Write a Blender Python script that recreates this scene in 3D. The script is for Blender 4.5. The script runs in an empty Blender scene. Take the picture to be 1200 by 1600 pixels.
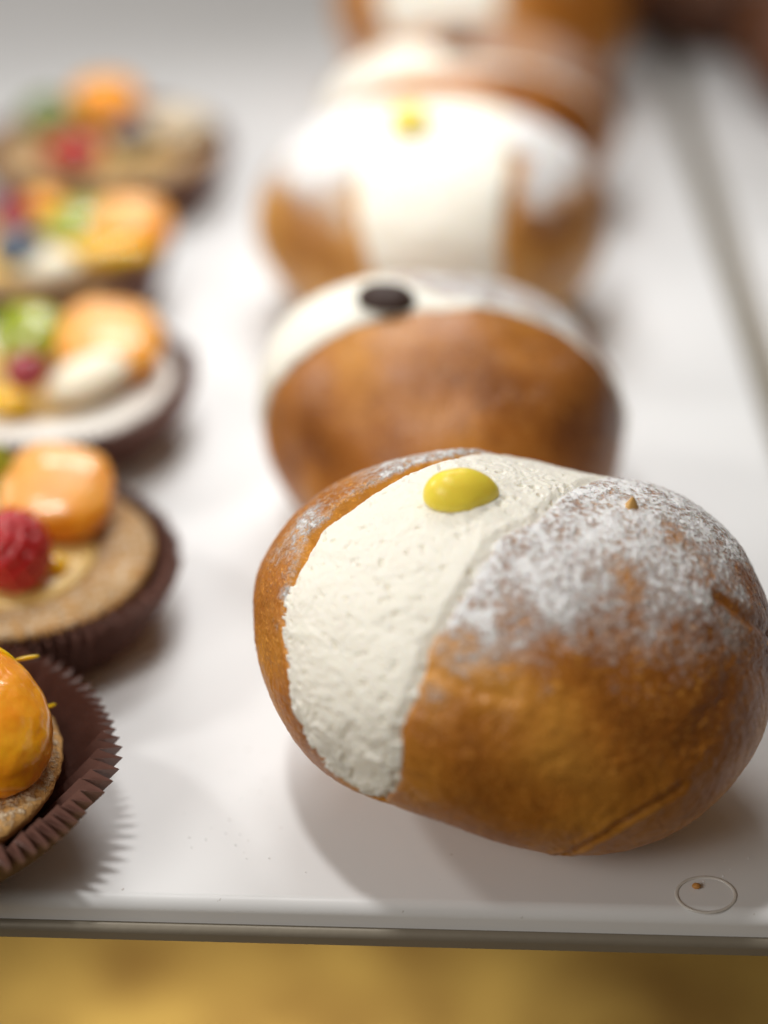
import bpy, math, random
import numpy as np
from mathutils import Vector, Matrix

CM = 0.01
random.seed(7)
scene = bpy.context.scene
COL = scene.collection

# ------------------------------------------------------------------ camera
PITCH = math.radians(32.0)
CAM_H = 30.0
cam_d = bpy.data.cameras.new("camera")
cam = bpy.data.objects.new("camera", cam_d)
COL.objects.link(cam)
cam.location = (0, 0, CAM_H * CM)
cam.rotation_euler = (math.radians(90) - PITCH, 0, 0)
cam_d.sensor_fit = 'VERTICAL'
cam_d.sensor_height = 36.0
cam_d.sensor_width = 27.0
cam_d.lens = 72.0
cam_d.clip_start = 0.01
cam_d.clip_end = 50.0
cam_d.dof.use_dof = True
cam_d.dof.focus_distance = 0.437
cam_d.dof.aperture_fstop = 2.9
scene.camera = cam

# ------------------------------------------------------------------ world, lamps, exposure
world = bpy.data.worlds.new("World")
scene.world = world
world.use_nodes = True
bg = world.node_tree.nodes["Background"]
bg.inputs[0].default_value = (1.0, 0.80, 0.60, 1)
bg.inputs[1].default_value = 0.10

def area(name, loc, target, sx, sy, power, color, spread=180):
    l = bpy.data.lights.new(name, 'AREA')
    l.shape = 'RECTANGLE'; l.size = sx * CM; l.size_y = sy * CM
    l.energy = power; l.color = color; l.spread = math.radians(spread)
    o = bpy.data.objects.new(name, l); COL.objects.link(o)
    o.location = Vector(loc) * CM
    d = Vector(target) - Vector(loc)
    o.rotation_euler = d.to_track_quat('-Z', 'Y').to_euler()
    return o

area("case_lamp", (-12, 37, 62), (1, 36, 0), 4.5, 4.5, 1.52, (1, 0.99, 0.975))
area("case_lamp", (-2, 72, 46), (-1, 58, 0), 24, 6, 0.41, (1, 1, 0.99), 78)
area("case_lamp", (-10, 120, 60), (0, 95, 0), 40, 10, 1.0, (1, 0.99, 0.98))
area("side_lamp", (-54, 60, 36), (-4, 38, 0), 6, 6, 1.2, (1, 0.98, 0.95))
area("room_lamp", (-46, -6, 42), (0, 36, 2), 34, 26, 2.1, (1, 0.98, 0.94))
area("counter_fill", (-7, 50, -12), (-5, 43, -26), 9, 5, 0.36, (1, 0.92, 0.76))  # added light, out of view, brightens the lower counter

scene.view_settings.view_transform = 'Standard'
scene.view_settings.look = 'None'
scene.view_settings.exposure = 0.0
scene.view_settings.gamma = 1.0
scene.view_settings.use_curve_mapping = False
scene.cycles.use_denoising = True
scene.cycles.max_bounces = 10

# ------------------------------------------------------------------ pixel <-> world (photo is 1200 x 1600)
FPX = 3200.0
CP, SP = math.cos(PITCH), math.sin(PITCH)
CAMP = np.array([0, 0, CAM_H])
V_R = np.array([1.0, 0, 0]); V_U = np.array([0, SP, CP]); V_F = np.array([0, CP, -SP])

def at(px, py, z=0.0):
    d = V_F + V_R * ((px - 600) / FPX) + V_U * (-(py - 800) / FPX)
    t = (z - CAM_H) / d[2]
    return CAMP + d * t

def proj(P):
    q = P - CAMP
    zc = q @ V_F
    return np.stack([600 + FPX * (q @ V_R) / zc, 800 - FPX * (q @ V_U) / zc], -1)

# ------------------------------------------------------------------ noise
_tab = np.random.RandomState(5).rand(65536)
def vnoise(P, seed=0):
    P = P + seed * 17.13
    i = np.floor(P).astype(np.int64); f = P - i; f = f * f * (3 - 2 * f)
    def h(dx, dy, dz):
        n = ((i[..., 0] + dx) * 73856093) ^ ((i[..., 1] + dy) * 19349663) ^ ((i[..., 2] + dz) * 83492791)
        n = (n ^ (n >> 13)) & 0x7fffffff
        return _tab[(n * 2654435761 >> 8) & 65535]
    x, y, z = f[..., 0], f[..., 1], f[..., 2]
    a = h(0,0,0)*(1-x)+h(1,0,0)*x; b = h(0,1,0)*(1-x)+h(1,1,0)*x
    c = h(0,0,1)*(1-x)+h(1,0,1)*x; d = h(0,1,1)*(1-x)+h(1,1,1)*x
    return ((a*(1-y)+b*y)*(1-z) + (c*(1-y)+d*y)*z) * 2 - 1

def fbm(P, freq, octs=4, seed=0, gain=.5):
    s = 0; a = 1.0; t = 0
    for k in range(octs):
        s = s + a * vnoise(P * freq, seed + k * 3); t += a
        a *= gain; freq *= 2.03
    return s / t

def sstep(a, b, x):
    t = np.clip((x - a) / (b - a), 0, 1)
    return t * t * (3 - 2 * t)

# ------------------------------------------------------------------ objects
def empty(name, loc, label=None, cat=None, group=None, rz=0):
    o = bpy.data.objects.new(name, None); COL.objects.link(o)
    o.empty_display_size = 0.01
    o.location = Vector([float(v) for v in loc]) * CM; o.rotation_euler = (0, 0, rz)
    tag(o, label, cat, group)
    return o

def tag(o, label=None, cat=None, group=None, kind=None):
    if label: o["label"] = label
    if cat: o["category"] = cat
    if group: o["group"] = group
    if kind: o["kind"] = kind
    return o

def mesh_obj(name, V, F, mat, parent=None, loc=(0, 0, 0), smooth=True, attrs=None):
    """V in cm relative to loc (cm)."""
    V = np.asarray(V, dtype=np.float64)
    me = bpy.data.meshes.new(name)
    F = np.asarray(F) if not isinstance(F, np.ndarray) and len(set(len(f) for f in F)) == 1 else F
    if isinstance(F, np.ndarray) and F.ndim == 2:
        n, k = F.shape
        me.vertices.add(len(V)); me.vertices.foreach_set("co", (V * CM).astype(np.float32).ravel())
        me.loops.add(n * k); me.loops.foreach_set("vertex_index", F.astype(np.int32).ravel())
        me.polygons.add(n); me.polygons.foreach_set("loop_start", np.arange(0, n * k, k, dtype=np.int32))
        me.update(calc_edges=True)
    else:
        me.from_pydata([tuple(v) for v in (V * CM)], [], [tuple(int(i) for i in f) for f in F])
    me.validate()
    me.polygons.foreach_set("use_smooth", np.full(len(me.polygons), smooth))
    for k, v in (attrs or {}).items():
        a = me.attributes.new(k, 'FLOAT', 'POINT'); a.data.foreach_set("value", np.asarray(v, dtype=np.float32).ravel())
    me.materials.append(mat)
    o = bpy.data.objects.new(name, me); COL.objects.link(o)
    o.location = Vector([float(v) for v in loc]) * CM
    if parent: o.parent = parent
    return o

def grid_faces(nu, nv, wrap_v=False, flip=False):
    i = np.arange(nu - 1)[:, None]; m = nv if wrap_v else nv - 1
    j = np.arange(m)[None, :]; j2 = (j + 1) % nv
    a = i * nv + j; b = (i + 1) * nv + j; c = (i + 1) * nv + j2; d = i * nv + j2
    F = np.stack([a, b, c, d], -1).reshape(-1, 4)
    return F[:, ::-1] if flip else F

# ------------------------------------------------------------------ materials
class Mat:
    def __init__(s, name):
        s.m = bpy.data.materials.new(name); s.m.use_nodes = True
        s.nt = s.m.node_tree; s.b = s.nt.nodes["Principled BSDF"]
        s.tc = s.nt.nodes.new('ShaderNodeTexCoord')
    def n(s, t, **kw):
        x = s.nt.nodes.new(t)
        for k, v in kw.items(): setattr(x, k, v)
        return x
    def l(s, a, b): s.nt.links.new(a, b)
    def mapping(s, scale):
        m = s.n('ShaderNodeMapping'); m.inputs['Scale'].default_value = scale
        s.l(s.tc.outputs['Object'], m.inputs['Vector']); return m.outputs[0]
    def noise(s, scale, detail=4, rough=.55, vec=None):
        x = s.n('ShaderNodeTexNoise'); x.inputs['Scale'].default_value = scale
        x.inputs['Detail'].default_value = detail; x.inputs['Roughness'].default_value = rough
        s.l(vec if vec is not None else s.tc.outputs['Object'], x.inputs['Vector']); return x.outputs['Fac']
    def ramp(s, fac, stops):
        r = s.n('ShaderNodeValToRGB'); e = r.color_ramp.elements
        while len(e) < len(stops): e.new(0.5)
        for k, (p, c) in enumerate(stops):
            e[k].position = p; e[k].color = (c + (1,)) if isinstance(c, tuple) else (c, c, c, 1)
        s.l(fac, r.inputs[0]); return r.outputs[0]
    def math(s, op, a, b=None, clamp=False):
        x = s.n('ShaderNodeMath', operation=op); x.use_clamp = clamp
        for k, v in enumerate((a, b)):
            if v is None: continue
            if isinstance(v, (int, float)): x.inputs[k].default_value = v
            else: s.l(v, x.inputs[k])
        return x.outputs[0]
    def mix(s, f, a, b):
        x = s.n('ShaderNodeMix', data_type='RGBA')
        for k, v in ((0, f), (6, a), (7, b)):
            if isinstance(v, (int, float)): x.inputs[k].default_value = v
            elif isinstance(v, tuple): x.inputs[k].default_value = v + (1,)
            else: s.l(v, x.inputs[k])
        return x.outputs[2]
    def attr(s, name):
        x = s.n('ShaderNodeAttribute'); x.attribute_name = name; return x.outputs['Fac']
    def bump(s, h, dist, strength=1.0, prev=None):
        x = s.n('ShaderNodeBump'); x.inputs['Distance'].default_value = dist
        x.inputs['Strength'].default_value = strength; s.l(h, x.inputs['Height'])
        if prev is not None: s.l(prev, x.inputs['Normal'])
        return x.outputs[0]
    def set(s, **kw):
        for k, v in kw.items():
            k = k.replace('_', ' ')
            i = s.b.inputs[k]
            if isinstance(v, (int, float)): i.default_value = v
            elif isinstance(v, tuple): i.default_value = v if len(v) == 3 and k == 'Subsurface Radius' else v + (1,)
            else: s.l(v, i)
        return s

def dough_mat(name, pale, mid, dark, powder_col=(.83, .82, .81)):
    M = Mat(name)
    big = M.noise(30, 2, .5)
    col = M.ramp(big, [(.34, dark), (.50, mid), (.66, pale)])
    under = M.attr("pale")
    col = M.mix(M.math('MULTIPLY', under, .8), col, pale)
    # fine flecks on the crust
    fl = M.noise(620, 3, .6, M.mapping((1, 1, 2.2)))
    flm = M.ramp(fl, [(.57, 0.0), (.68, .55)])
    col = M.mix(flm, col, (min(1, pale[0]*1.5), pale[1]*1.65, pale[2]*2.3))
    dk = M.ramp(M.noise(170, 4, .6), [(.33, .32), (.5, 0.0)])
    col = M.mix(dk, col, dark)
    # sugar
    pw = M.attr("powder")
    g = M.noise(800, 4, .7)
    g2 = M.noise(180, 3, .6)
    t = M.math('ADD', M.math('MULTIPLY', g, .9), M.math('MULTIPLY', g2, .45))
    t = M.math('ADD', t, M.math('MULTIPLY', pw, .62))
    pm = M.ramp(M.math('SUBTRACT', t, .62), [(.27, 0.0), (.44, .30), (.60, 1.0)])
    col = M.mix(pm, col, powder_col)
    hgt = M.math('ADD', M.math('MULTIPLY', pm, M.math('ADD', M.noise(900, 3, .7), M.math('MULTIPLY', M.noise(300, 2, .5), 1.5))), M.math('MULTIPLY', fl, .35))
    nb = M.bump(hgt, 0.0006, .9)
    nb = M.bump(M.noise(210, 4, .6, M.mapping((1.6, 1.6, .7))), 0.0005, .55, nb)
    nb = M.bump(M.noise(1500, 2, .6), 0.00008, .6, nb)
    r = M.math('ADD', M.math('MULTIPLY', pm, .45), .36)
    M.set(Base_Color=col, Roughness=r, Normal=nb, Subsurface_Weight=.08, Subsurface_Scale=0.004,
          Subsurface_Radius=(1.0, .4, .15))
    M.b.inputs['Coat Weight'].default_value = 0.0
    M.b.inputs['Specular IOR Level'].default_value = 0.4
    return M.m

def cream_mat():
    M = Mat("whipped_cream")
    h = M.noise(260, 5, .62, M.mapping((1, 1, 1.6)))
    h2 = M.noise(900, 3, .6)
    pits = M.ramp(M.noise(430, 2, .5, M.mapping((1.0, 1.0, 1.8))), [(.26, 0.0), (.36, 1.0)])
    hh = M.math('ADD', M.math('MULTIPLY', h, .8), M.math('MULTIPLY', h2, .22))
    hh = M.math('ADD', hh, M.math('MULTIPLY', pits, .5))
    nb = M.bump(hh, 0.0007, .55)
    spk = M.ramp(M.noise(700, 2, .5), [(.21, 1.0), (.235, 0.0)])
    col = M.mix(spk, (.85, .815, .715), (.45, .25, .12))
    M.set(Base_Color=col, Roughness=.55, Normal=nb, Subsurface_Weight=.35, Subsurface_Scale=0.004,
          Subsurface_Radius=(1.0, .8, .55))
    M.b.inputs['Specular IOR Level'].default_value = 0.3
    return M.m

def simple(name, color, rough=.5, sss=0, bump=None, var=None, metallic=0, spec=.5, coat=0, trans=0):
    M = Mat(name)
    c = color
    if var:   # (scale, colour2)
        c = M.ramp(M.noise(var[0], 4, .55), [(.35, color), (.65, var[1])])
    M.set(Base_Color=c, Roughness=rough)
    if bump: M.set(Normal=M.bump(M.noise(bump[0], 4, .6), bump[1], 1.0))
    M.b.inputs['Metallic'].default_value = metallic
    M.b.inputs['Specular IOR Level'].default_value = spec
    M.b.inputs['Coat Weight'].default_value = coat
    M.b.inputs['Coat Roughness'].default_value = .12
    M.b.inputs['Transmission Weight'].default_value = trans
    if sss:
        M.set(Subsurface_Weight=sss, Subsurface_Scale=0.006)
        M.b.inputs['Subsurface Radius'].default_value = (1, .5, .25)
    return M.m

DOUGH_A = dough_mat("baked_crust", (.62, .27, .038), (.43, .150, .016), (.20, .058, .007))
DOUGH_B = dough_mat("dark_baked_crust", (.54, .23, .04), (.38, .135, .020), (.19, .056, .008))
DOUGH_C = dough_mat("light_baked_crust", (.66, .36, .11), (.52, .24, .05), (.30, .11, .02))
CREAM = cream_mat()
CUSTARD = simple("yellow_custard", (.92, .72, .07), .36, sss=.3, bump=(90, .0005), spec=.45)
BEAN = simple("dark_coffee", (.035, .014, .008), .65, bump=(500, .0002))

def tray_mat():
    M = Mat("white_tray")
    n = M.noise(9, 4, .5)
    col = M.ramp(n, [(.3, (.75, .75, .745)), (.7, (.80, .80, .80))])
    sc = M.ramp(M.noise(300, 3, .5), [(.25, 1.0), (.275, 0.0)])
    col = M.mix(M.math('MULTIPLY', sc, .5), col, (.35, .3, .25))
    r = M.ramp(M.noise(30, 3, .5), [(.3, .32), (.7, .42)])
    M.b.inputs['Specular IOR Level'].default_value = .25
    M.set(Base_Color=col, Roughness=r, Normal=M.bump(M.noise(25, 3, .5), .0006, .4))
    return M.m
TRAY = tray_mat()
STEEL = simple("satin_steel", (.62, .60, .55), .38, metallic=.45, bump=(60, .0003))
RAIL = simple('shaded_steel', (.27, .235, .18), .5, metallic=.3, bump=(60, .0003))  # steel toned darker and browner: shade below the trays put into its colour
GREY = simple("grey_channel", (.45, .45, .43), .5)
GOLD = simple("ochre_counter", (.64, .43, .12), .45, var=(17, (.24, .13, .035)))
DARKF = simple("dark_counter", (.10, .07, .03), .5)

# ------------------------------------------------------------------ setting
def slab(name, corners, z_top, thick, mat, label_kind='structure', r=0.12, label=None, cat=None):
    """Slab with rounded upper edge; corners are 4 xy points (cm), counter-clockwise."""
    P = np.array([c[:2] for c in corners]); cen = P.mean(0)
    prof = [(0, -thick)] + [(r * (1 - math.cos(t)) , -r * (1 - math.sin(t))) for t in np.linspace(0, math.pi / 2, 30)]
    V = []; F = []
    for inset, dz in prof:
        for k in range(4):
            p0, p1, p2 = P[k - 1], P[k], P[(k + 1) % 4]
            e1 = (p1 - p0) / np.linalg.norm(p1 - p0); e2 = (p2 - p1) / np.linalg.norm(p2 - p1)
            n1 = np.array([-e1[1], e1[0]]); n2 = np.array([-e2[1], e2[0]])
            q = p1 + (n1 + n2) / (1 + n1 @ n2) * inset
            V.append((q[0], q[1], z_top + dz))
    for i in range(len(prof) - 1):
        for k in range(4):
            a = i * 4 + k; b = i * 4 + (k + 1) % 4
            F.append((a, b, b + 4, a + 4))
    n = len(prof) * 4
    F.append((n - 4, n - 3, n - 2, n - 1)); F.append((3, 2, 1, 0))
    o = mesh_obj(name, V, F, mat, smooth=False)
    if label_kind: tag(o, kind=label_kind)
    if label: tag(o, label, cat)
    return o

fl = at(-160, 1398)[:2]; fr = at(1290, 1434)[:2]
r1 = at(1125, 412)[:2]; r2 = at(1212, 700)[:2]
dr = (r1 - r2) / np.linalg.norm(r1 - r2)
def line_x(y): return r2[0] + dr[0] / dr[1] * (y - r2[1])
def front_y(x): return fl[1] + (fr[1] - fl[1]) / (fr[0] - fl[0]) * (x - fl[0])
xr = line_x(33.0)
A = np.array([-60, front_y(-60)]); B = np.array([line_x(front_y(xr)), front_y(xr)])
C_ = np.array([line_x(125), 125]); D_ = np.array([-60, 125])
slab("tray_surface", [A, B, C_, D_], 0.0, .6, TRAY, r=.3)
# the next white tray on the right
g = 1.0
slab("tray_surface", [B + [g, 0], B + [55, .5], [C_[0] + 60, 125], C_ + [g, 0]], 0.0, .6, TRAY, r=.3)
# steel shelf carrying both trays (its front edge shows below the tray)
sh = slab("steel_shelf", [[-62, front_y(-62) - .15], [B[0] + 56, front_y(B[0] + 56) - .15], [B[0] + 60, 127], [-62, 127]], -.61, .38, RAIL, None, r=.2,
          label="long steel shelf whose grey front edge runs under the white trays", cat="shelf")
# lower counter seen below the shelf edge
cx_ = 60 + 0*at(1100, 1560, -26)[0]
slab("counter", [[-70, 10], [cx_, 10], [cx_, 90], [-70, 90]], -26, 1, GOLD)
slab("floor", [[-150, -40], [150, -40], [150, 160], [-150, 160]], -34, 1, DARKF)

# ------------------------------------------------------------------ cream buns
class Body:
    """Rounded bun: ellipsoid with lumps; outline(s) refine its girth all round."""
    def __init__(s, cpx, cpy, zc, a, b, c, sil=None, yaw=0.0, seed=0, lump=.10, D=None):
        s.C = at(cpx, cpy, zc)
        s.ax = np.array([a, b, c]); s.seed = seed; s.lump = lump
        cy, sy = math.cos(yaw), math.sin(yaw)
        s.R = np.array([[cy, -sy, 0], [sy, cy, 0], [0, 0, 1.0]])
        s.alpha = np.linspace(-math.pi, math.pi, 181); s.k = np.ones(181)
        w = s.C - CAMP; w = w / np.linalg.norm(w)
        s.W = w; s.U = np.cross(V_R, w); s.Rr = np.cross(w, s.U)
        if sil is not None:
            sil = np.array(sil, float); c0 = proj(s.C[None])[0]
            dv = sil - c0; ta = np.arctan2(-dv[:, 1], dv[:, 0]); tr = np.hypot(dv[:, 0], dv[:, 1])
            o = np.argsort(ta); ta, tr = ta[o], tr[o]
            T = np.interp(s.alpha, np.r_[ta[-3:] - 2*math.pi, ta, ta[:3] + 2*math.pi], np.r_[tr[-3:], tr, tr[:3]])
            th, ph = np.meshgrid(np.linspace(0.01, math.pi-.01, 260), np.linspace(0, 2*math.pi, 520))
            d = np.stack([np.sin(th)*np.cos(ph), np.sin(th)*np.sin(ph), np.cos(th)], -1).reshape(-1, 3)
            for it in range(4):
                q = proj(s.surf(d)) - c0
                a_ = np.arctan2(-q[:, 1], q[:, 0]); r_ = np.hypot(q[:, 0], q[:, 1])
                idx = np.clip(((a_ + math.pi) / (2*math.pi) * 180).round().astype(int), 0, 180)
                cur = np.zeros(181); np.maximum.at(cur, idx, r_)
                cur[0] = cur[180] = max(cur[0], cur[180])
                kk = s.k * T / cur
                kk = np.convolve(np.r_[kk[-7:-1], kk, kk[1:7]], np.ones(5)/5, 'same')[6:-6]
                kk[0] = kk[180] = (kk[0] + kk[180]) / 2
                s.k = kk
    def surf(s, d, f=1.0):
        p = (d @ s.R) * s.ax
        # slightly squarer than an ellipsoid
        p = p @ s.R.T
        n = fbm(d + 3.1, 1.3, 2, s.seed) * s.lump
        p = p * (1 + n)[..., None] if np.ndim(n) else p * (1 + n)
        x = p @ s.Rr; y = p @ s.U; z = p @ s.W
        k = np.interp(np.arctan2(y, x), s.alpha, s.k)
        rho = np.sqrt(x*x + y*y) / (np.sqrt(x*x + y*y + z*z) + 1e-9)
        k = 1 + (k - 1) * rho
        x = x * k; y = y * k
        p = (x[..., None] * s.Rr + y[..., None] * s.U + z[..., None] * s.W)
        f = np.asarray(f)
        p = p * (f[..., None] if f.ndim else f) + s.C
        zz = p[..., 2]; e = .25
        zz = .5 * (zz + np.sqrt(zz * zz + e * e)) - .02     # rests flat on the tray
        p = np.concatenate([p[..., :2], zz[..., None]], -1)
        return p
    def dirs(s, px):
        """surface directions seen at photo pixels (front side)."""
        if not hasattr(s, '_d'):
            th, ph = np.meshgrid(np.linspace(0.005, math.pi-.005, 500), np.linspace(0, 2*math.pi, 1000))
            s._d = np.stack([np.sin(th)*np.cos(ph), np.sin(th)*np.sin(ph), np.cos(th)], -1).reshape(-1, 3)
            P = s.surf(s._d); nrm = (s._d @ s.R) / s.ax; nrm = nrm @ s.R.T
            vis = np.sum(nrm * (CAMP - P), -1) > 0
            s._d = s._d[vis]; s._q = proj(P[vis])
        out = []
        for p in px:
            k = np.argmin(np.sum((s._q - np.array(p, float))**2, -1)); out.append(s._d[k])
        return np.array(out)

def frame_from_axis(ex):
    ex = ex / np.linalg.norm(ex)
    ez = np.array([0, 0, 1.0]); ez = ez - ex * (ez @ ex); ez /= np.linalg.norm(ez)
    ey = np.cross(ez, ex)
    return ex, ey, ez

def to_tp(d, fr):
    ex, ey, ez = fr
    return np.arccos(np.clip(d @ ex, -1, 1)), np.arctan2(d @ ey, d @ ez)   # phi = 0 at the top

def from_tp(t, p, fr):
    ex, ey, ez = fr
    st = np.sin(t)
    return np.cos(t)[..., None]*ex + (st*np.sin(p))[..., None]*ey + (st*np.cos(p))[..., None]*ez

def seg_dist(P, poly):
    best = np.full(P.shape[:-1], 1e9)
    for a, b in zip(poly[:-1], poly[1:]):
        ab = b - a; t = np.clip(((P - a) @ ab) / (ab @ ab), 0, 1)
        best = np.minimum(best, np.linalg.norm(P - (a + t[..., None]*ab), axis=-1))
    return best

def make_bun(label, body, axis, curveR, curveL, dough, group, res=(260, 360), cres=(120, 360), phis=(-2.45, 2.45),
             powder=None, creases=(), recess=None, jag=.02, rough_low=1.0, width=None, fine=True, creamproud=0.0):
    fr = frame_from_axis(np.array(axis, float))
    tr, pr = to_tp(body.dirs(curveR), fr)
    o = np.argsort(pr); tr, pr = tr[o], pr[o]
    NP_ = 1441
    ph = np.linspace(-math.pi, math.pi, NP_)
    def ext(p, t, mid):
        t = np.interp(ph, p, t)
        return t
    TR = ext(pr, tr, 0)
    if curveL is not None:
        tl, pl = to_tp(body.dirs(curveL), fr); o = np.argsort(pl)
        TL = ext(pl[o], tl[o], 0)
    else:
        TL = TR + width
    # width closes towards the underside
    env = sstep(phis[0], phis[0] + .5, ph) * (1 - sstep(phis[1] - .35, phis[1], ph))
    midl = (TR + TL) / 2
    mc = np.where(env < .999, midl, midl)
    TR = mc + (TR - mc) * env; TL = mc + (TL - mc) * env
    # close the loop smoothly under the bun
    blend = sstep(2.7, math.pi, np.abs(ph)); endv = (TR[0] + TR[-1]) / 2
    TR = TR*(1-blend) + endv*blend; TL = TL*(1-blend) + endv*blend
    c1 = np.stack([np.cos(ph), np.sin(ph), np.zeros_like(ph)], -1)
    kern = np.ones(15)/15
    sm = lambda t: np.convolve(np.r_[t[-13:-1], t, t[1:13]], kern, 'same')[12:-12]
    TR, TL = sm(TR), sm(TL)
    jr = fbm(c1 * 3, 2.2, 5, 11, .62) * jag; jl = fbm(c1 * 3, 2.6, 5, 23, .65) * jag
    TRj = TR + jr * (env > 0) * env; TLj = TL + jl * env
    TLj = np.maximum(TLj, TRj)
    # --- dough grid
    nth, nph = res
    P = np.linspace(-math.pi, math.pi, nph, endpoint=False)
    a = np.interp(P, ph, TRj); b = np.interp(P, ph, TLj)
    n1 = nth // 2; n2 = nth // 3
    u1 = np.linspace(0, 1, n1) ** .92
    u2 = np.linspace(0, 1, n2) ** 1.1
    lip = .035
    rows = []; fac = []
    for u in u1:
        t = 1e-3 + u * (a - 1e-3); rows.append(t)
        e = (a - t)                                   # angular distance to the cut
        roll = np.where(e < lip, (1 - e/lip)**2 * .014, 0)
        fac.append(1 - roll * np.interp(P, ph, env))
    for k, (g_, ff) in enumerate([(.004, .95), (.008, .86)]):
        rows.append(np.minimum(a + g_, (a+b)/2)); fac.append(1 - (1-ff) * np.interp(P, ph, env))
    for g_, ff in [(.008, .86), (.004, .95)]:
        rows.append(np.maximum(b - g_, (a+b)/2)); fac.append(1 - (1-ff) * np.interp(P, ph, env))
    for u in u2:
        t = b + u * (math.pi - 1e-3 - b); rows.append(t)
        e = (t - b)
        roll = np.where(e < lip, (1 - e/lip)**2 * .014, 0)
        fac.append(1 - roll * np.interp(P, ph, env))
    T = np.array(rows); Fc = np.array(fac); PP = np.broadcast_to(P, T.shape)
    d = from_tp(T, PP, fr)
    S = body.surf(d, Fc)
    # lumps and fine dimples along the surface normal (approximated by direction)
    nd = (d @ body.R) / body.ax; nd = nd @ body.R.T; nd /= np.linalg.norm(nd, axis=-1, keepdims=True)
    nw = nd
    disp = fbm(S, .55, 3, body.seed + 40) * .05
    if fine:
        wv = S + np.stack([fbm(S, .8, 2, 71), fbm(S, .8, 2, 72), fbm(S, .8, 2, 73)], -1) * .8
        wr = 1 - np.abs(fbm(wv * [1.5, 1.5, .45], 2.4, 3, 74)) * 3
        disp = disp + fbm(S * [1, 1, 1.5], 5.5, 4, body.seed + 9, .6) * .020 - np.clip(wr, 0, 1)**3 * .016
    pw = np.zeros(T.shape); supp = np.ones(T.shape); pale = np.maximum(sstep(1.9, .5, S[..., 2]) * .9, np.exp(-(np.minimum(np.abs(T - a), np.abs(T - b)) / .014)**2) * .9)
    if powder is not None: pw = powder(S, nw, T, PP, a, b, fr) * sstep(.955, .985, Fc)
    for poly, w, depth, lift in creases:
        Q = body.surf(body.dirs(poly))
        dd = seg_dist(S, Q)
        wob = 1 + .5 * fbm(S, 3, 2, 77)
        disp = disp - depth * np.exp(-(dd/(w*wob))**2) + lift * np.exp(-((dd - 2.1*w)/(1.6*w))**2)
        supp = supp * (1 - .85*np.exp(-(dd/(w*1.2))**2))
        if lift >= .03: pale = np.maximum(pale, .9*np.exp(-(dd/(w*1.1))**2))
    pw = pw * supp
    if fine: disp = disp + np.clip(pw, 0, 1) * (fbm(S, 9, 3, 5) * .018 + .008)
    ground = sstep(.02, .5, S[..., 2])
    S = S + nw * (disp * ground)[..., None]
    S[..., 2] = np.maximum(S[..., 2], .0)
    base = np.array([body.C[0], body.C[1], 0.0])
    root = empty("cream_bun", base, label, "cream bun", group)
    Fq = grid_faces(T.shape[0], nph, True)
    mesh_obj("crust", (S - base).reshape(-1, 3), Fq, dough, root, attrs={"powder": pw, "pale": pale})
    # --- cream
    nc, npc = cres
    P2 = np.linspace(phis[0], phis[1], npc)
    a = np.interp(P2, ph, TRj); b = np.interp(P2, ph, TLj); en = np.interp(P2, ph, env)
    u = np.linspace(0, 1, nc)[:, None]
    frontlow = sstep(-.55, -1.0, P2)
    cc_ = np.stack([np.cos(P2), np.sin(P2), P2*0], -1)
    ovl = frontlow * np.clip(.012 + fbm(cc_*6, 2.0, 5, 51, .65)*.09, 0, .07) if fine else 0*P2
    ovr = frontlow * np.clip(fbm(cc_*6, 2.0, 5, 57, .65)*.06, 0, .04) if fine else 0*P2
    a = a - ovr; b = b + ovl
    T2 = a + u * (b - a); PP2 = np.broadcast_to(P2, T2.shape)
    dgr = np.minimum(T2 - a, b - T2)
    edge = (1 - sstep(0, .05, dgr)) * (1 - .75*np.where(T2 - a < b - T2, ovr > .004, ovl > .004))
    rc = 0 if recess is None else recess(T2 - a, b - T2, PP2)
    f2 = (1.0 + creamproud + (.006 * frontlow if fine else 0)) - .022 * edge - rc - .05 * (1 - en)
    d2 = from_tp(T2, PP2, fr)
    S2 = body.surf(d2, f2)
    nd2 = (d2 @ body.R) / body.ax; nd2 = nd2 @ body.R.T; nd2 /= np.linalg.norm(nd2, axis=-1, keepdims=True)
    low = sstep(5.5, 2.0, S2[..., 2]) * rough_low
    if fine:
        warp = S2 + np.stack([fbm(S2, 1.2, 2, 61), fbm(S2, 1.2, 2, 62), fbm(S2, 1.2, 2, 63)], -1) * .5
        n1_ = fbm(warp * [1, 1, 1.7], 2.6, 4, 31, .6)
        ridg = 1 - np.abs(fbm(warp * [1.3, 1.3, .9], 3.4, 4, 35, .6)) * 2.4
        pit = np.clip(fbm(S2 * [.8, 1, 2.2], 5.0, 2, 39) - .36, 0, 1)
        strk = fbm(warp * np.array([.5, .9, 2.6]), 1.1, 3, 37) * .035
        dsp = strk + n1_ * (.020 + .115 * low) + (ridg - .4) * (.014 + .080 * low) - pit * .24 * (1 - .4*low) + fbm(S2, 12, 2, 33) * .007
    else:
        dsp = fbm(S2, 1.6, 2, 31) * .05
    S2 = S2 + nd2 * (dsp * sstep(.05, .5, S2[..., 2]))[..., None]
    mesh_obj("cream_filling", (S2 - base).reshape(-1, 3), grid_faces(nc, npc), CREAM, root)
    root["_fr"] = 0; del root["_fr"]
    return root, base

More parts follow.
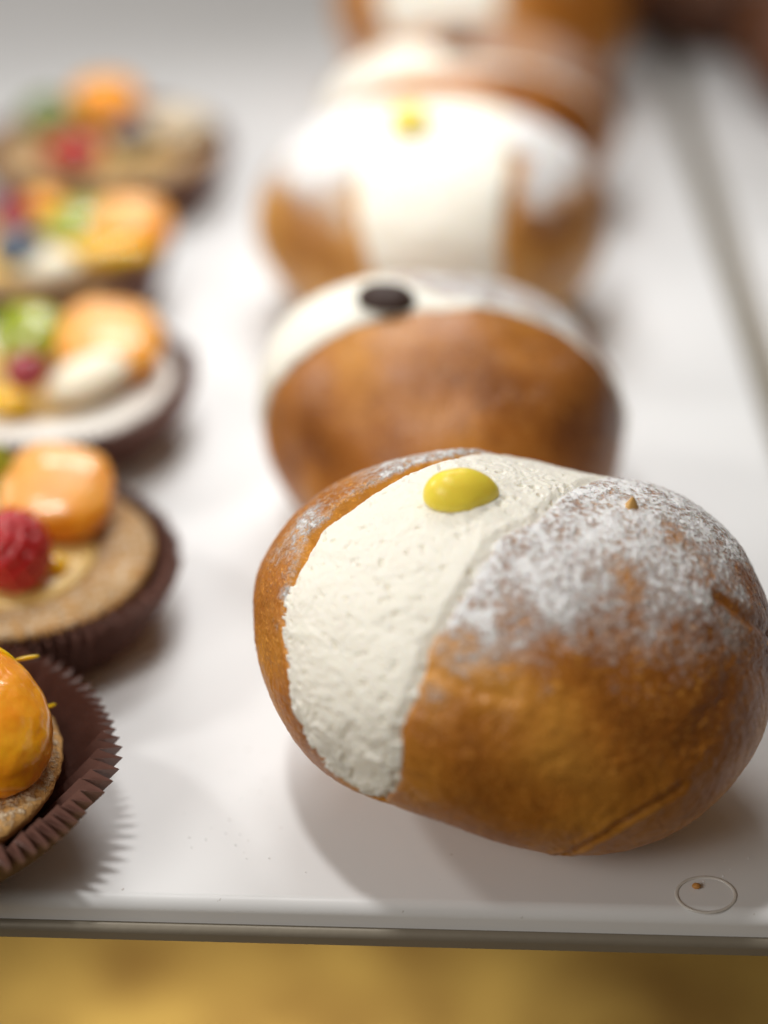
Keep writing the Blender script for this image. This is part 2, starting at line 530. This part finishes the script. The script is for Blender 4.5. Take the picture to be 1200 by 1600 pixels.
def dome(name, body, px, r, h, mat, root, base, point=None, sink=.12, aspect=1.0, rot=0.0, n=(28, 48)):
    """small dollop sitting upright on the bun's surface."""
    c = body.surf(body.dirs([px]))[0]
    V = []
    nu, nv = n
    for i in range(nu):
        t = i / (nu - 1) * math.pi
        for j in range(nv):
            p = j / nv * 2 * math.pi
            rr = r * math.sin(t)
            x = rr * math.cos(p); y = rr * math.sin(p) * aspect
            if point: x += point * r * max(0, math.cos(p))**6 * math.sin(t)**3
            z = h * (math.cos(t) if t < math.pi/2 else .45 * math.cos(t))
            z *= 1 + .12*math.sin(p*2+1)*math.sin(t)
            V.append((x*math.cos(rot) - y*math.sin(rot), x*math.sin(rot)+y*math.cos(rot), z))
    V = np.array(V) + c + [0, 0, h * .45 - sink] - base
    return mesh_obj(name, V, grid_faces(nu, nv, True, flip=False), mat, root)

BG = "cream filled buns in a row on the tray"
# ---- front bun
sil1 = [(395,960),(402,890),(428,845),(465,795),(510,760),(560,737),(600,722),(650,709),(700,701),(740,702),(800,713),(870,730),(930,742),
        (985,748),(1040,760),(1095,790),(1140,830),(1172,878),(1196,930),(1209,985),(1212,1050),(1200,1125),(1182,1172),(1150,1220),(1105,1268),
        (1050,1307),(1000,1326),(930,1337),(870,1335),(800,1322),(740,1303),(690,1284),(620,1262),(560,1240),(505,1207),(458,1160),(422,1095),(403,1030)]
b1 = Body(800, 1018, 3.75, 5.6, 4.95, 3.85, sil1, seed=3, lump=.05)
curR1 = [(938,746),(890,766),(862,788),(850,800),(846,812),(798,828),(776,846),(764,872),(745,895),(722,935),(700,972),(672,1010),(662,1050),(648,1095),(628,1130),(624,1180),(622,1225),(628,1262)]
curL1 = [(735,703),(700,706),(655,716),(600,738),(540,772),(500,806),(472,832),(462,870),(447,915),(438,955),(443,1010),(452,1060),(462,1110),(480,1145),(508,1185),(535,1222),(560,1238),(600,1256)]

def powder1(S, n, T, P, a, b, fr):
    q = proj(S)
    # sugar sieved from above: lies where the crust faces up, more on the back of the big lobe
    up = n @ np.array([.12, .16, .97])
    upn = up + fbm(S, .9, 4, 90) * .26
    base = .50*sstep(.02, .85, upn)**1.3 + .50*sstep(.58, .95, upn)
    right = T < a
    patch = sstep(.18, .5, fbm(S, 1.1, 3, 92)) * sstep(.3, .7, up)
    edge = sstep(.35, .0, np.abs(T - a)) * right * sstep(.25, .6, up + .4*fbm(S, 1.2, 2, 96)) * .45
    smear = sstep(.16, .0, np.minimum(np.abs(T - a), np.abs(T - b))) * sstep(.12, .45, fbm(S, 1.7, 2, 95)) * .7
    side = np.where(T > b, .85, 1.0)
    out = base * .90 * side + patch * .14 + edge * .35 + smear * .7
    return np.clip(out, 0, .88)

def recess1(er, el, P):
    # cream sits a little below the left lip at the top, flush elsewhere
    top = np.exp(-((P - LIPPHI) / .42) ** 2)
    return .075 * top * (1 - sstep(.03, .15, el)) + 0.004

cre1 = [([(668,1048),(700,1062),(745,1082),(800,1092)], .13, .05, .02),
        ([(880,1334),(925,1315),(965,1290),(1010,1262),(1060,1232)], .11, .16, .04),
        ([(1120,930),(1160,965),(1200,990)], .14, .05, .01),
        ([(1060,1180),(1110,1120),(1140,1060)], .3, .03, .0),
        ([(760,1120),(800,1190),(850,1240)], .45, .05, .0),
        ([(900,1100),(930,1190),(960,1240)], .45, .04, .0)]
# slit-plane normal from the visible centre line of the cream
mid = b1.dirs([(800,722),(715,770),(650,850),(600,930),(558,1010),(550,1080),(560,1150),(590,1225)])
_, _, vt = np.linalg.svd(mid)
ax1 = vt[2] * (1 if vt[2][0] > 0 else -1)
LIPPHI = float(to_tp(b1.dirs([(556, 764)]), frame_from_axis(ax1))[1][0])
bun1, base1 = make_bun("large front bun in focus, sugar on its right lobe, yellow drop on its cream",
    b1, ax1, curR1, curL1, DOUGH_A, BG, res=(620, 900), cres=(240, 820), phis=(-2.2, 2.2) , powder=powder1, creases=cre1,
    recess=recess1, jag=.022)
dome("custard_drop", b1, (712, 774), .70, .60, CUSTARD, bun1, base1, point=.30, aspect=.80, rot=.10, sink=.27)
# small golden nub of crust on the right lobe
c = b1.surf(b1.dirs([(985, 790)]))[0] - base1
V = []
for i in range(8):
    for j in range(10):
        t = i/7; p = j/10*2*math.pi; r = .16*(1-t)**.8*(1+.25*math.sin(3*p+2))
        V.append((r*math.cos(p)+.05*t, r*math.sin(p), .30*t-.06))
mesh_obj("crust_flake", np.array(V)+c, grid_faces(8, 10, True), simple("golden_flake", (.6, .34, .1), .5), bun1)

def powder_top(lo, hi, amt):
    def f(S, n, T, P, a, b, fr):
        return sstep(lo, hi, n[..., 2] + fbm(S, .9, 2, 90) * .2) * amt
    return f

# ---- second bun: slit runs sideways, brown half faces the camera
sil2 = [(408,620),(425,540),(470,482),(530,447),(600,431),(690,429),(780,440),(850,465),(910,510),(955,570),(975,640),(970,720),(950,785),
        (892,843),(790,872),(690,878),(595,870),(508,838),(448,775),(416,705)]
def dusted_back(amt_front, amt_back):
    def f(S, n, T, P, a, b, fr):
        up = sstep(.3, .95, n[..., 2] + fbm(S, .9, 2, 90) * .2)
        return np.where(T > b, amt_back * up, amt_front * up)
    return f
b2 = Body(691, 652, 3.35, 4.85, 4.7, 3.45, sil2, seed=8, lump=.09)
curR2 = [(415,640),(440,590),(490,545),(560,508),(640,488),(720,480),(800,488),(870,515),(930,560),(962,610)]
curL2 = [(540,447),(590,434),(640,440),(690,464),(750,472),(820,487),(880,514),(935,560),(968,615)]
bun2, base2 = make_bun("brown bun right behind the front one, bare crust facing us, coffee bean on top",
    b2, (-.08, -1, -.18), curR2, curL2, DOUGH_B, BG, powder=dusted_back(.22, .80), phis=(-2.0, 2.0), jag=.02, fine=False, creamproud=.02)
dome("coffee_bean", b2, (604, 474), .78, .46, BEAN, bun2, base2, aspect=.75, rot=-.3)
# ---- third bun: cream facing the camera, white with sugar
b3 = Body(675, 342, 3.6, 5.55, 4.9, 3.75, None, seed=14, lump=.05)
curR3 = [(800,170),(800,230),(795,290),(785,340),(785,390),(790,440),(800,500)]
curL3 = [(560,175),(555,230),(552,290),(560,350),(570,400),(590,450),(610,500)]
bun3, base3 = make_bun("third bun back, sugared white on both lobes, broad cream facing us, yellow dot",
    b3, (1, .02, .0), curR3, curL3, DOUGH_C, BG, powder=powder_top(.20, .92, .95), phis=(-2.2, 2.2), fine=False, jag=.03,
    creases=[([(802,250),(798,300),(804,350),(850,374),(905,358)], .34, .26, .02), ([(548,300),(556,370),(575,430)], .18, .1, .0)])
dome("custard_drop", b3, (640, 196), .62, .5, CUSTARD, bun3, base3)
# ---- fourth bun
b4 = Body(735, 186, 3.35, 5.3, 4.4, 3.4, None, seed=21, lump=.04)
curR4 = [(520,190),(560,150),(620,120),(700,105),(780,105),(850,118),(910,145),(950,190)]
curL4 = [(560,95),(610,68),(660,66),(700,88),(780,95),(850,110),(910,138),(950,176)]
bun4, base4 = make_bun("fourth bun back, blurred brown crust below a pale cream strip with dark bean",
    b4, (.10, -1, -.1), curR4, curL4, DOUGH_B, BG, powder=dusted_back(.2, .5), phis=(-2.0, 2.0), fine=False)
dome("coffee_bean", b4, (715, 68), .6, .4, BEAN, bun4, base4, aspect=.7)
# ---- fifth bun
b5 = Body(760, 18, 3.6, 6.0, 5.0, 3.7, None, seed=27, lump=.05)
curR5 = [(790,-60),(785,-20),(780,20),(785,60),(795,110)]
curL5 = [(590,-60),(585,-20),(590,20),(605,60),(630,110)]
bun5, base5 = make_bun("farthest cream bun, cut by the top edge, golden lobes beside its cream",
    b5, (1, .0, .0), curR5, curL5, DOUGH_A, BG, powder=powder_top(.6, 1.0, .5), phis=(-2.2, 2.2), fine=False)

# ------------------------------------------------------------------ dark pastries, far right tray
def roll(px, py, z, a, b, c, yaw, label, seed):
    cc = at(px, py, z); base = np.array([cc[0], cc[1], 0])
    th, ph = np.meshgrid(np.linspace(0, math.pi, 70), np.linspace(0, 2*math.pi, 100, endpoint=False), indexing='ij')
    d = np.stack([np.sin(th)*np.cos(ph), np.sin(th)*np.sin(ph), np.cos(th)], -1)
    P = d * [a, b, c]
    seg = 1 - .10*np.abs(np.sin(P[..., 0] * 1.5))          # rolled ridges
    P = P * np.stack([np.ones_like(seg), seg, seg], -1) * (1 + fbm(d, 2, 3, seed) * .08)[..., None]
    cy, sy = math.cos(yaw), math.sin(yaw)
    P = P @ np.array([[cy, sy, 0], [-sy, cy, 0], [0, 0, 1]])
    P[..., 2] = np.maximum(P[..., 2] + c * .9, 0)
    o = mesh_obj("dark_pastry", P.reshape(-1, 3), grid_faces(70, 100, True), DARKP, None, loc=base)
    return tag(o, label, "pastry", "dark pastries on the right hand tray")
DARKP = simple("dark_glazed_crust", (.16, .05, .012), .4, var=(60, (.05, .016, .006)))
roll(1105, -40, 3, 6.5, 3.4, 3.2, -.5, "dark brown pastry nearest the top edge of the picture, blurred", 3)
roll(1300, 70, 3, 5.0, 3.2, 3.0, -1.2, "dark brown pastry cut off by the right edge of the picture, blurred", 4)

# ------------------------------------------------------------------ fruit tarts in brown paper cases
PAPER = simple("brown_paper", (.20, .100, .078), .33, bump=(300, .0002), spec=.6)
def crust_mat():
    M = Mat("sugared_biscuit")
    n = M.noise(520, 4, .7); k = M.noise(60, 2, .5)
    col = M.ramp(k, [(.3, (.50, .24, .06)), (.7, (.66, .37, .12))])
    up = M.n('ShaderNodeSeparateXYZ'); geo = M.n('ShaderNodeNewGeometry'); M.l(geo.outputs['Normal'], up.inputs[0])
    pm = M.ramp(M.math('MULTIPLY', n, M.math('ADD', M.math('MULTIPLY', up.outputs['Z'], .6), .4, True)), [(.43, 0.0), (.60, .85)])
    col = M.mix(pm, col, (.82, .68, .48))
    M.set(Base_Color=col, Roughness=.75, Normal=M.bump(M.math('ADD', n, M.math('MULTIPLY', pm, .5)), .0011, 1.0))
    return M.m
BISCUIT = crust_mat()
WHITE_BISCUIT = simple("white_sugar_icing", (.80, .76, .70), .7, bump=(150, .0006))
def fruit_mat(name, c1, c2, rough=.25, sss=.3, pale_top=None):
    M = Mat(name)
    col = M.ramp(M.noise(110, 4, .6), [(.35, c1), (.65, c2)])
    if pale_top:  # up-facing parts mixed towards pale peach and made rougher
        geo = M.n('ShaderNodeNewGeometry'); up = M.n('ShaderNodeSeparateXYZ'); M.l(geo.outputs['Normal'], up.inputs[0])
        t = M.math('ADD', M.math('MULTIPLY', up.outputs['Z'], .6), M.math('MULTIPLY', M.noise(150, 4, .6), .35))
        pm = M.ramp(t, [(.50, 0.0), (.80, pale_top)])
        col = M.mix(pm, col, (.86, .60, .34))
        M.set(Roughness=M.math('ADD', M.math('MULTIPLY', pm, .4), rough))
    else:
        M.set(Roughness=rough)
    M.set(Base_Color=col, Normal=M.bump(M.noise(240, 3, .6), .0004, .8), Subsurface_Weight=sss, Subsurface_Scale=.008)
    M.b.inputs['Subsurface Radius'].default_value = (1, .45, .15)
    M.b.inputs['Coat Weight'].default_value = .4; M.b.inputs['Coat Roughness'].default_value = .12
    return M.m
ORANGE = fruit_mat("mandarin_flesh", (.90, .30, .004), (.95, .42, .012), pale_top=.05)
ORANGE_P = fruit_mat("pale_mandarin_flesh", (.84, .29, .006), (.86, .36, .015), pale_top=.36)
YELLOW = fruit_mat("mango_flesh", (.86, .46, .004), (.86, .54, .01))
KIWI = fruit_mat("kiwi_flesh", (.20, .27, .012), (.40, .42, .04))
KIWID = fruit_mat("dark_kiwi_flesh", (.06, .12, .005), (.16, .20, .015))
RED = fruit_mat("raspberry_flesh", (.38, .003, .006), (.52, .008, .014), rough=.2)
REDP = fruit_mat("purple_berry_flesh", (.25, .008, .02), (.40, .03, .05))
BLUE = fruit_mat("blueberry_skin", (.03, .045, .08), (.10, .14, .19), rough=.5)
PALECREAM = simple("beige_cream", (.60, .49, .33), .6, sss=.2, bump=(80, .0008))
WCREAM = simple("piped_cream", (.86, .79, .62), .5, sss=.3, bump=(80, .0008))
FILL = simple("custard_filling", (.70, .46, .14), .4, sss=.2, bump=(120, .0005))

def paper_case(cen, R, r, h, label, n=88, seed=0, tilt=(0, 0), parts=True):
    rs = np.random.RandomState(seed)
    per = 6; nv = n * per; rows = 14
    jit = rs.rand(n) * .9 + .5
    V = []
    for layer in (0, 1):
        for i in range(rows):
            t = i / (rows - 1)
            if layer: t = 1 - t
            for j in range(nv):
                k = j // per; w = (j % per) / per
                tri = 1 - abs(2 * w - 1)
                amp = (.25 + .09 * t) * (jit[k] * (1 - w) + jit[(k + 1) % n] * w)
                th = j / nv * 2 * math.pi + .010 * (jit[k] * (1 - w) + jit[(k + 1) % n] * w) * t + .02 * math.sin(7 * j / nv * 2 * math.pi + seed)
                rad = r + (R - r) * (t ** .85) + amp * (tri - .5) * 2 * .8
                rad += .10 * t * math.sin(3 * th + seed) + .05*t*math.sin(5*th+2*seed)
                z = h * t ** 1.05 + .06 * t * math.sin(2 * th + seed * 2) - .10 * t * tri
                rr = rad - (.02 if layer else 0)
                V.append((rr * math.cos(th), rr * math.sin(th), z - .22 * (t ** .5) * (1 - t) * tri + (.0 if not layer else .012)))
    V = np.array(V)
    F = [tuple(f) for f in grid_faces(rows * 2, nv, True)]
    F.append(tuple(range(nv - 1, -1, -1)))
    V[:, 2] += V[:, 0] * tilt[0] + V[:, 1] * tilt[1]
    V[:, 2] -= min(0, V[:, 2].min())
    F.append(tuple(range((rows * 2 - 1) * nv, rows * 2 * nv)))
    o = mesh_obj("paper_case", V, F, PAPER, None, loc=(cen[0], cen[1], 0), smooth=False)
    return tag(o, label, "paper case", "brown pleated paper cases")

def blob(name, cen, ax, mat, parent, base, rot=(0, 0, 0), n=(40, 64), shape=None, lump=.05, seed=0, power=1.0):
    th, ph = np.meshgrid(np.linspace(0, math.pi, n[0]), np.linspace(0, 2*math.pi, n[1], endpoint=False), indexing='ij')
    d = np.stack([np.sin(th)*np.cos(ph), np.sin(th)*np.sin(ph), np.cos(th)], -1)
    q = np.sign(d) * np.abs(d) ** power
    P = q * np.array(ax) * (1 + lump * fbm(d * 2, 1.2, 3, seed))[..., None]
    if shape: P = shape(P, d)
    R = np.array(Matrix(( (1,0,0),(0,1,0),(0,0,1))).to_3x3()) if False else np.array(
        (Matrix.Rotation(rot[2], 3, 'Z') @ Matrix.Rotation(rot[1], 3, 'Y') @ Matrix.Rotation(rot[0], 3, 'X')))
    P = P @ R.T
    return mesh_obj(name, P.reshape(-1, 3) + (np.array(cen) - base), grid_faces(n[0], n[1], True), mat, parent)

def shell(cen, r, zb, zt, root, base, mat=BISCUIT, seed=0, foot=.80):
    """biscuit tart shell: flared wall, rounded ragged rim, shallow inside."""
    prof = [(0.0, zb), (r*foot, zb), (r*(foot+.06), zb+.15), (r*(.65*.97+.35*foot), zb+(zt-zb)*.55), (r*.97, zt-.28), (r*.985, zt-.12), (r*.965, zt-.02),
            (r*.92, zt+.03), (r*.84, zt+.02), (r*.76, zt-.01), (r*.68, zt-.06), (r*.6, zt-.15), (0.0, zt-.18)]
    # densify
    pr = []
    for (r0, z0), (r1_, z1) in zip(prof[:-1], prof[1:]):
        m = max(2, int(math.hypot(r1_-r0, z1-z0) / .07))
        for k in range(m): pr.append((r0 + (r1_-r0)*k/m, z0 + (z1-z0)*k/m))
    pr.append(prof[-1]); pr = np.array(pr); nv = 300
    th = np.linspace(0, 2*math.pi, nv, endpoint=False)
    R_ = pr[:, 0][:, None]; Z = np.broadcast_to(pr[:, 1][:, None], (len(pr), nv))
    P = np.stack([R_*np.cos(th), R_*np.sin(th), Z], -1)
    ed = fbm(np.stack([np.cos(th)*3, np.sin(th)*3, th*0], -1), 1.2, 4, seed, .6) * .11
    P[..., 0] *= 1 + ed * (R_ > r*.5) * .3; P[..., 1] *= 1 + ed * (R_ > r*.5) * .3
    P[..., 2] += fbm(P, 3.2, 3, seed+2) * .06 * (Z > zt - .6)
    return mesh_obj("biscuit_shell", P.reshape(-1, 3) + (np.array([cen[0], cen[1], 0]) - base), grid_faces(len(pr), nv, True), mat, root)

def segment(P, d):
    # mandarin segment: flatten one side, thin the inner edge
    P = P.copy(); P[..., 1] = np.where(P[..., 1] < 0, P[..., 1] * .45, P[..., 1])
    P[..., 2] -= .18 * P[..., 0] ** 2
    return P

def disc_shape(P, d):
    P = P.copy(); t = np.hypot(d[..., 0], d[..., 1])
    P[..., 2] = np.sign(d[..., 2]) * np.abs(P[..., 2]) ** .6
    return P

def drupes(parent, base, cen, ax, mat, seed=0):
    """raspberry: body covered with small drupelets, one mesh."""
    rs = np.random.RandomState(seed)
    th, ph = np.meshgrid(np.linspace(0, math.pi, 90), np.linspace(0, 2*math.pi, 140, endpoint=False), indexing='ij')
    d = np.stack([np.sin(th)*np.cos(ph), np.sin(th)*np.sin(ph), np.cos(th)], -1)
    n = 70; k = np.arange(n) + .5
    c = np.stack([np.cos(math.pi*(1+5**.5)*k)*np.sin(np.arccos(1-2*k/n)), np.sin(math.pi*(1+5**.5)*k)*np.sin(np.arccos(1-2*k/n)), 1-2*k/n], -1)
    dist = np.min(np.linalg.norm(d[..., None, :] - c, axis=-1), -1)
    P = d * np.array(ax) * (1 + .15 * np.sqrt(np.clip(1 - (dist/.24)**2, 0, 1)))[..., None]
    return mesh_obj("raspberry", P.reshape(-1, 3) + (np.array(cen) - base), grid_faces(90, 140, True), mat, parent)

TG = "fruit tarts in a row at the left"
def tart(px, py, zc, R, label, plabel, seed, mat=BISCUIT, sr=3.6, zt=1.95, cr=3.0, h=2.3, tilt=(0, 0), n=88, foot=.80):
    cen = at(px, py, zc)
    paper_case(cen, R, cr, h, plabel, seed=seed, tilt=tilt, n=n)
    base = np.array([cen[0], cen[1], 0.05])
    root = empty("fruit_tart", base, label, "fruit tart", TG)
    shell(cen, sr, .05, zt, root, base, mat, seed, foot)
    blob("custard", (cen[0], cen[1], zt - .1), (sr*.60, sr*.60, .28), FILL, root, base, lump=.05, seed=seed)
    return root, base, cen

# tart 1 (nearest)
t1, tb1, tc1 = tart(-158, 1190, 2.0, 4.42, "nearest fruit tart, cut by the left edge, topped with a big glossy orange segment",
                    "dark pleated paper case of the nearest tart, its zigzag rim in sharp focus", 1, h=2.15, cr=2.25, tilt=(.0, .02), sr=3.55, zt=2.0, foot=.60)
blob("mandarin_segment", at(-28, 1130, 2.9), (1.45, 1.9, 1.35), ORANGE, t1, tb1, rot=(.15, .1, .5), n=(90, 130), lump=.06, seed=4,
     shape=lambda P, d: P * (1 - .045*np.exp(-((d[..., 2] + .25 + .2*d[..., 0]) / .05)**2))[..., None])
blob("mandarin_segment", at(-150, 1080, 3.2), (1.9, 1.4, 1.2), ORANGE_P, t1, tb1, seed=6)
for k, (x, y, zz, a) in enumerate([(42, 1028, 3.5, .3), (75, 1105, 2.4, 1.0), (10, 1022, 3.9, -.3)]):
    blob("zest_shred", at(x, y, zz), (.28, .05, .05), YELLOW, t1, tb1, rot=(0, .3*k, a), n=(12, 16))
# tart 2
t2, tb2, tc2 = tart(8, 848, 2.3, 4.12, "second fruit tart from the front, with a thick round orange slice and a bright raspberry",
                    "brown paper case under the second tart from the front", 2, h=2.0, cr=3.1, sr=3.75, zt=2.0)
blob("orange_slice", at(88, 768, 2.9), (1.42, 1.5, .62), ORANGE_P, t2, tb2, rot=(.30, .10, 0), seed=3, n=(60, 90), power=.8)
drupes(t2, tb2, at(22, 862, 2.85), (.82, .85, .98), RED, 1)
blob("mango_piece", at(82, 884, 2.15), (.40, .35, .28), YELLOW, t2, tb2)
blob("kiwi_slice", at(-20, 735, 3.3), (.75, .35, .8), KIWI, t2, tb2)
# tart 3
t3, tb3, tc3 = tart(58, 570, 2.3, 4.35, "third fruit tart from the front, white rim, with kiwi, dark berry and cream",
                    "brown paper case under the white rimmed tart, third from the front", 3, mat=WHITE_BISCUIT, sr=4.0, h=2.1, cr=3.1)
blob("orange_slice", at(172, 530, 3.0), (1.5, 1.6, .6), ORANGE_P, t3, tb3, rot=(.2, .1, 0), power=.8)
blob("cream_dollop", at(140, 588, 2.7), (1.25, .8, .55), WCREAM, t3, tb3, rot=(0, -.15, .6))
blob("kiwi_slice", at(45, 520, 3.1), (1.1, 1.0, .5), KIWI, t3, tb3, rot=(.5, 0, 0))
blob("dark_berry", at(42, 580, 3.0), (.62, .6, .55), REDP, t3, tb3)
blob("mango_piece", at(10, 628, 2.4), (.7, .5, .4), YELLOW, t3, tb3)
# tart 4
t4, tb4, tc4 = tart(58, 374, 2.3, 4.0, "fourth fruit tart from the front, with bright yellow mango against an orange slice",
                    "brown paper case under the fourth tart from the front", 4, sr=3.6, h=2.1, cr=3.1)
blob("orange_slice", at(205, 352, 2.9), (1.35, 1.2, .8), ORANGE_P, t4, tb4, power=.85, rot=(.2, .05, 0))
blob("mango_piece", at(160, 396, 2.6), (1.75, .5, .42), YELLOW, t4, tb4, rot=(0, 0, .15))
blob("kiwi_slice", at(118, 345, 3.2), (1.1, .8, .35), KIWI, t4, tb4, rot=(.3, -.2, .6))
blob("cream_dollop", at(75, 415, 2.6), (1.0, .75, .55), WCREAM, t4, tb4)
blob("blueberry", at(30, 388, 3.1), (.85, .7, .6), BLUE, t4, tb4)
blob("raspberry", at(22, 335, 3.2), (.65, .6, .6), REDP, t4, tb4)
blob("orange_slice", at(70, 318, 3.2), (.7, .7, .4), ORANGE, t4, tb4)
# tart 5
t5, tb5, tc5 = tart(162, 214, 2.3, 4.4, "farthest fruit tart, pale shell with green kiwi, orange, a red and a blue berry",
                    "brown paper case under the farthest tart, near the top left", 5, sr=4.0, h=2.1, cr=3.1)
blob("orange_slice", at(165, 155, 3.2), (1.3, 1.2, .75), ORANGE, t5, tb5, power=.85)
blob("kiwi_slice", at(76, 178, 3.1), (1.0, .9, .5), KIWID, t5, tb5, rot=(.4, 0, 0))
blob("raspberry", at(115, 238, 2.8), (1.05, .7, .6), RED, t5, tb5)
blob("blueberry", at(205, 212, 3.1), (.72, .7, .6), BLUE, t5, tb5)
blob("cream_dollop", at(275, 195, 2.5), (1.3, 1.3, .5), PALECREAM, t5, tb5)

# ------------------------------------------------------------------ small marks on the tray
rs = np.random.RandomState(12)
V = []; F = []
for k in range(420):                      # sieved sugar that missed the bun
    if k % 2: a_ = rs.rand() * 6.283; r_ = 5.4 + abs(rs.randn()) * 1.3; gx, gy = base1[0] + r_*math.cos(a_), base1[1] + r_*math.sin(a_)*.9
    else: gx, gy = rs.rand()*24 - 10, 33.5 + rs.rand()*30
    if gy < front_y(gx) + .8: continue
    q = .012 + rs.rand() * .016; n0 = len(V)
    V += [(gx+q, gy, 0.004), (gx, gy+q, 0.004), (gx-q, gy, 0.004), (gx, gy-q, 0.004), (gx, gy, q*1.2)]
    F += [(n0, n0+1, n0+4), (n0+1, n0+2, n0+4), (n0+2, n0+3, n0+4), (n0+3, n0, n0+4)]
o = mesh_obj("sugar_dust", V, F, simple("icing_sugar", (.85, .84, .83), .8), None, smooth=False)
tag(o, "fine grains of icing sugar scattered on the white tray around the buns", "sugar", None, "stuff")
cen = at(1103, 1398, 0.0); V = []
nu, nv = 64, 10
for i in range(nu):
    th = i/nu*2*math.pi
    for j in range(nv):
        p = j/nv*2*math.pi; R_ = .60 + .04*math.cos(p) + .03*math.sin(2*th+1)
        V.append((R_*math.cos(th)*1.0, R_*math.sin(th)*.95, .004 + .022*math.sin(p)))
F = []
for i in range(nu):
    for j in range(nv):
        a = i*nv+j; b = ((i+1) % nu)*nv+j; c2 = ((i+1) % nu)*nv+(j+1) % nv; d2 = i*nv+(j+1) % nv
        F.append((a, b, c2, d2))
o = mesh_obj("glaze_ring", V, F, simple("clear_glaze", (.66, .63, .58), .2, spec=.5), None, loc=(cen[0], cen[1], 0))
tag(o, "thin dried ring of glaze on the white tray, bottom right by the front bun", "glaze ring")
cc = at(1088, 1387, 0.0)
o = blob("crumb", cc + [0, 0, .05], (.09, .08, .06), simple("orange_crumb", (.55, .25, .06), .6), None, np.array([cc[0], cc[1], 0]), n=(10, 14), lump=.3)
o.location = Vector([float(v) for v in (cc[0], cc[1], 0)]) * CM
tag(o, "tiny orange crumb lying inside the dried glaze ring", "crumb")
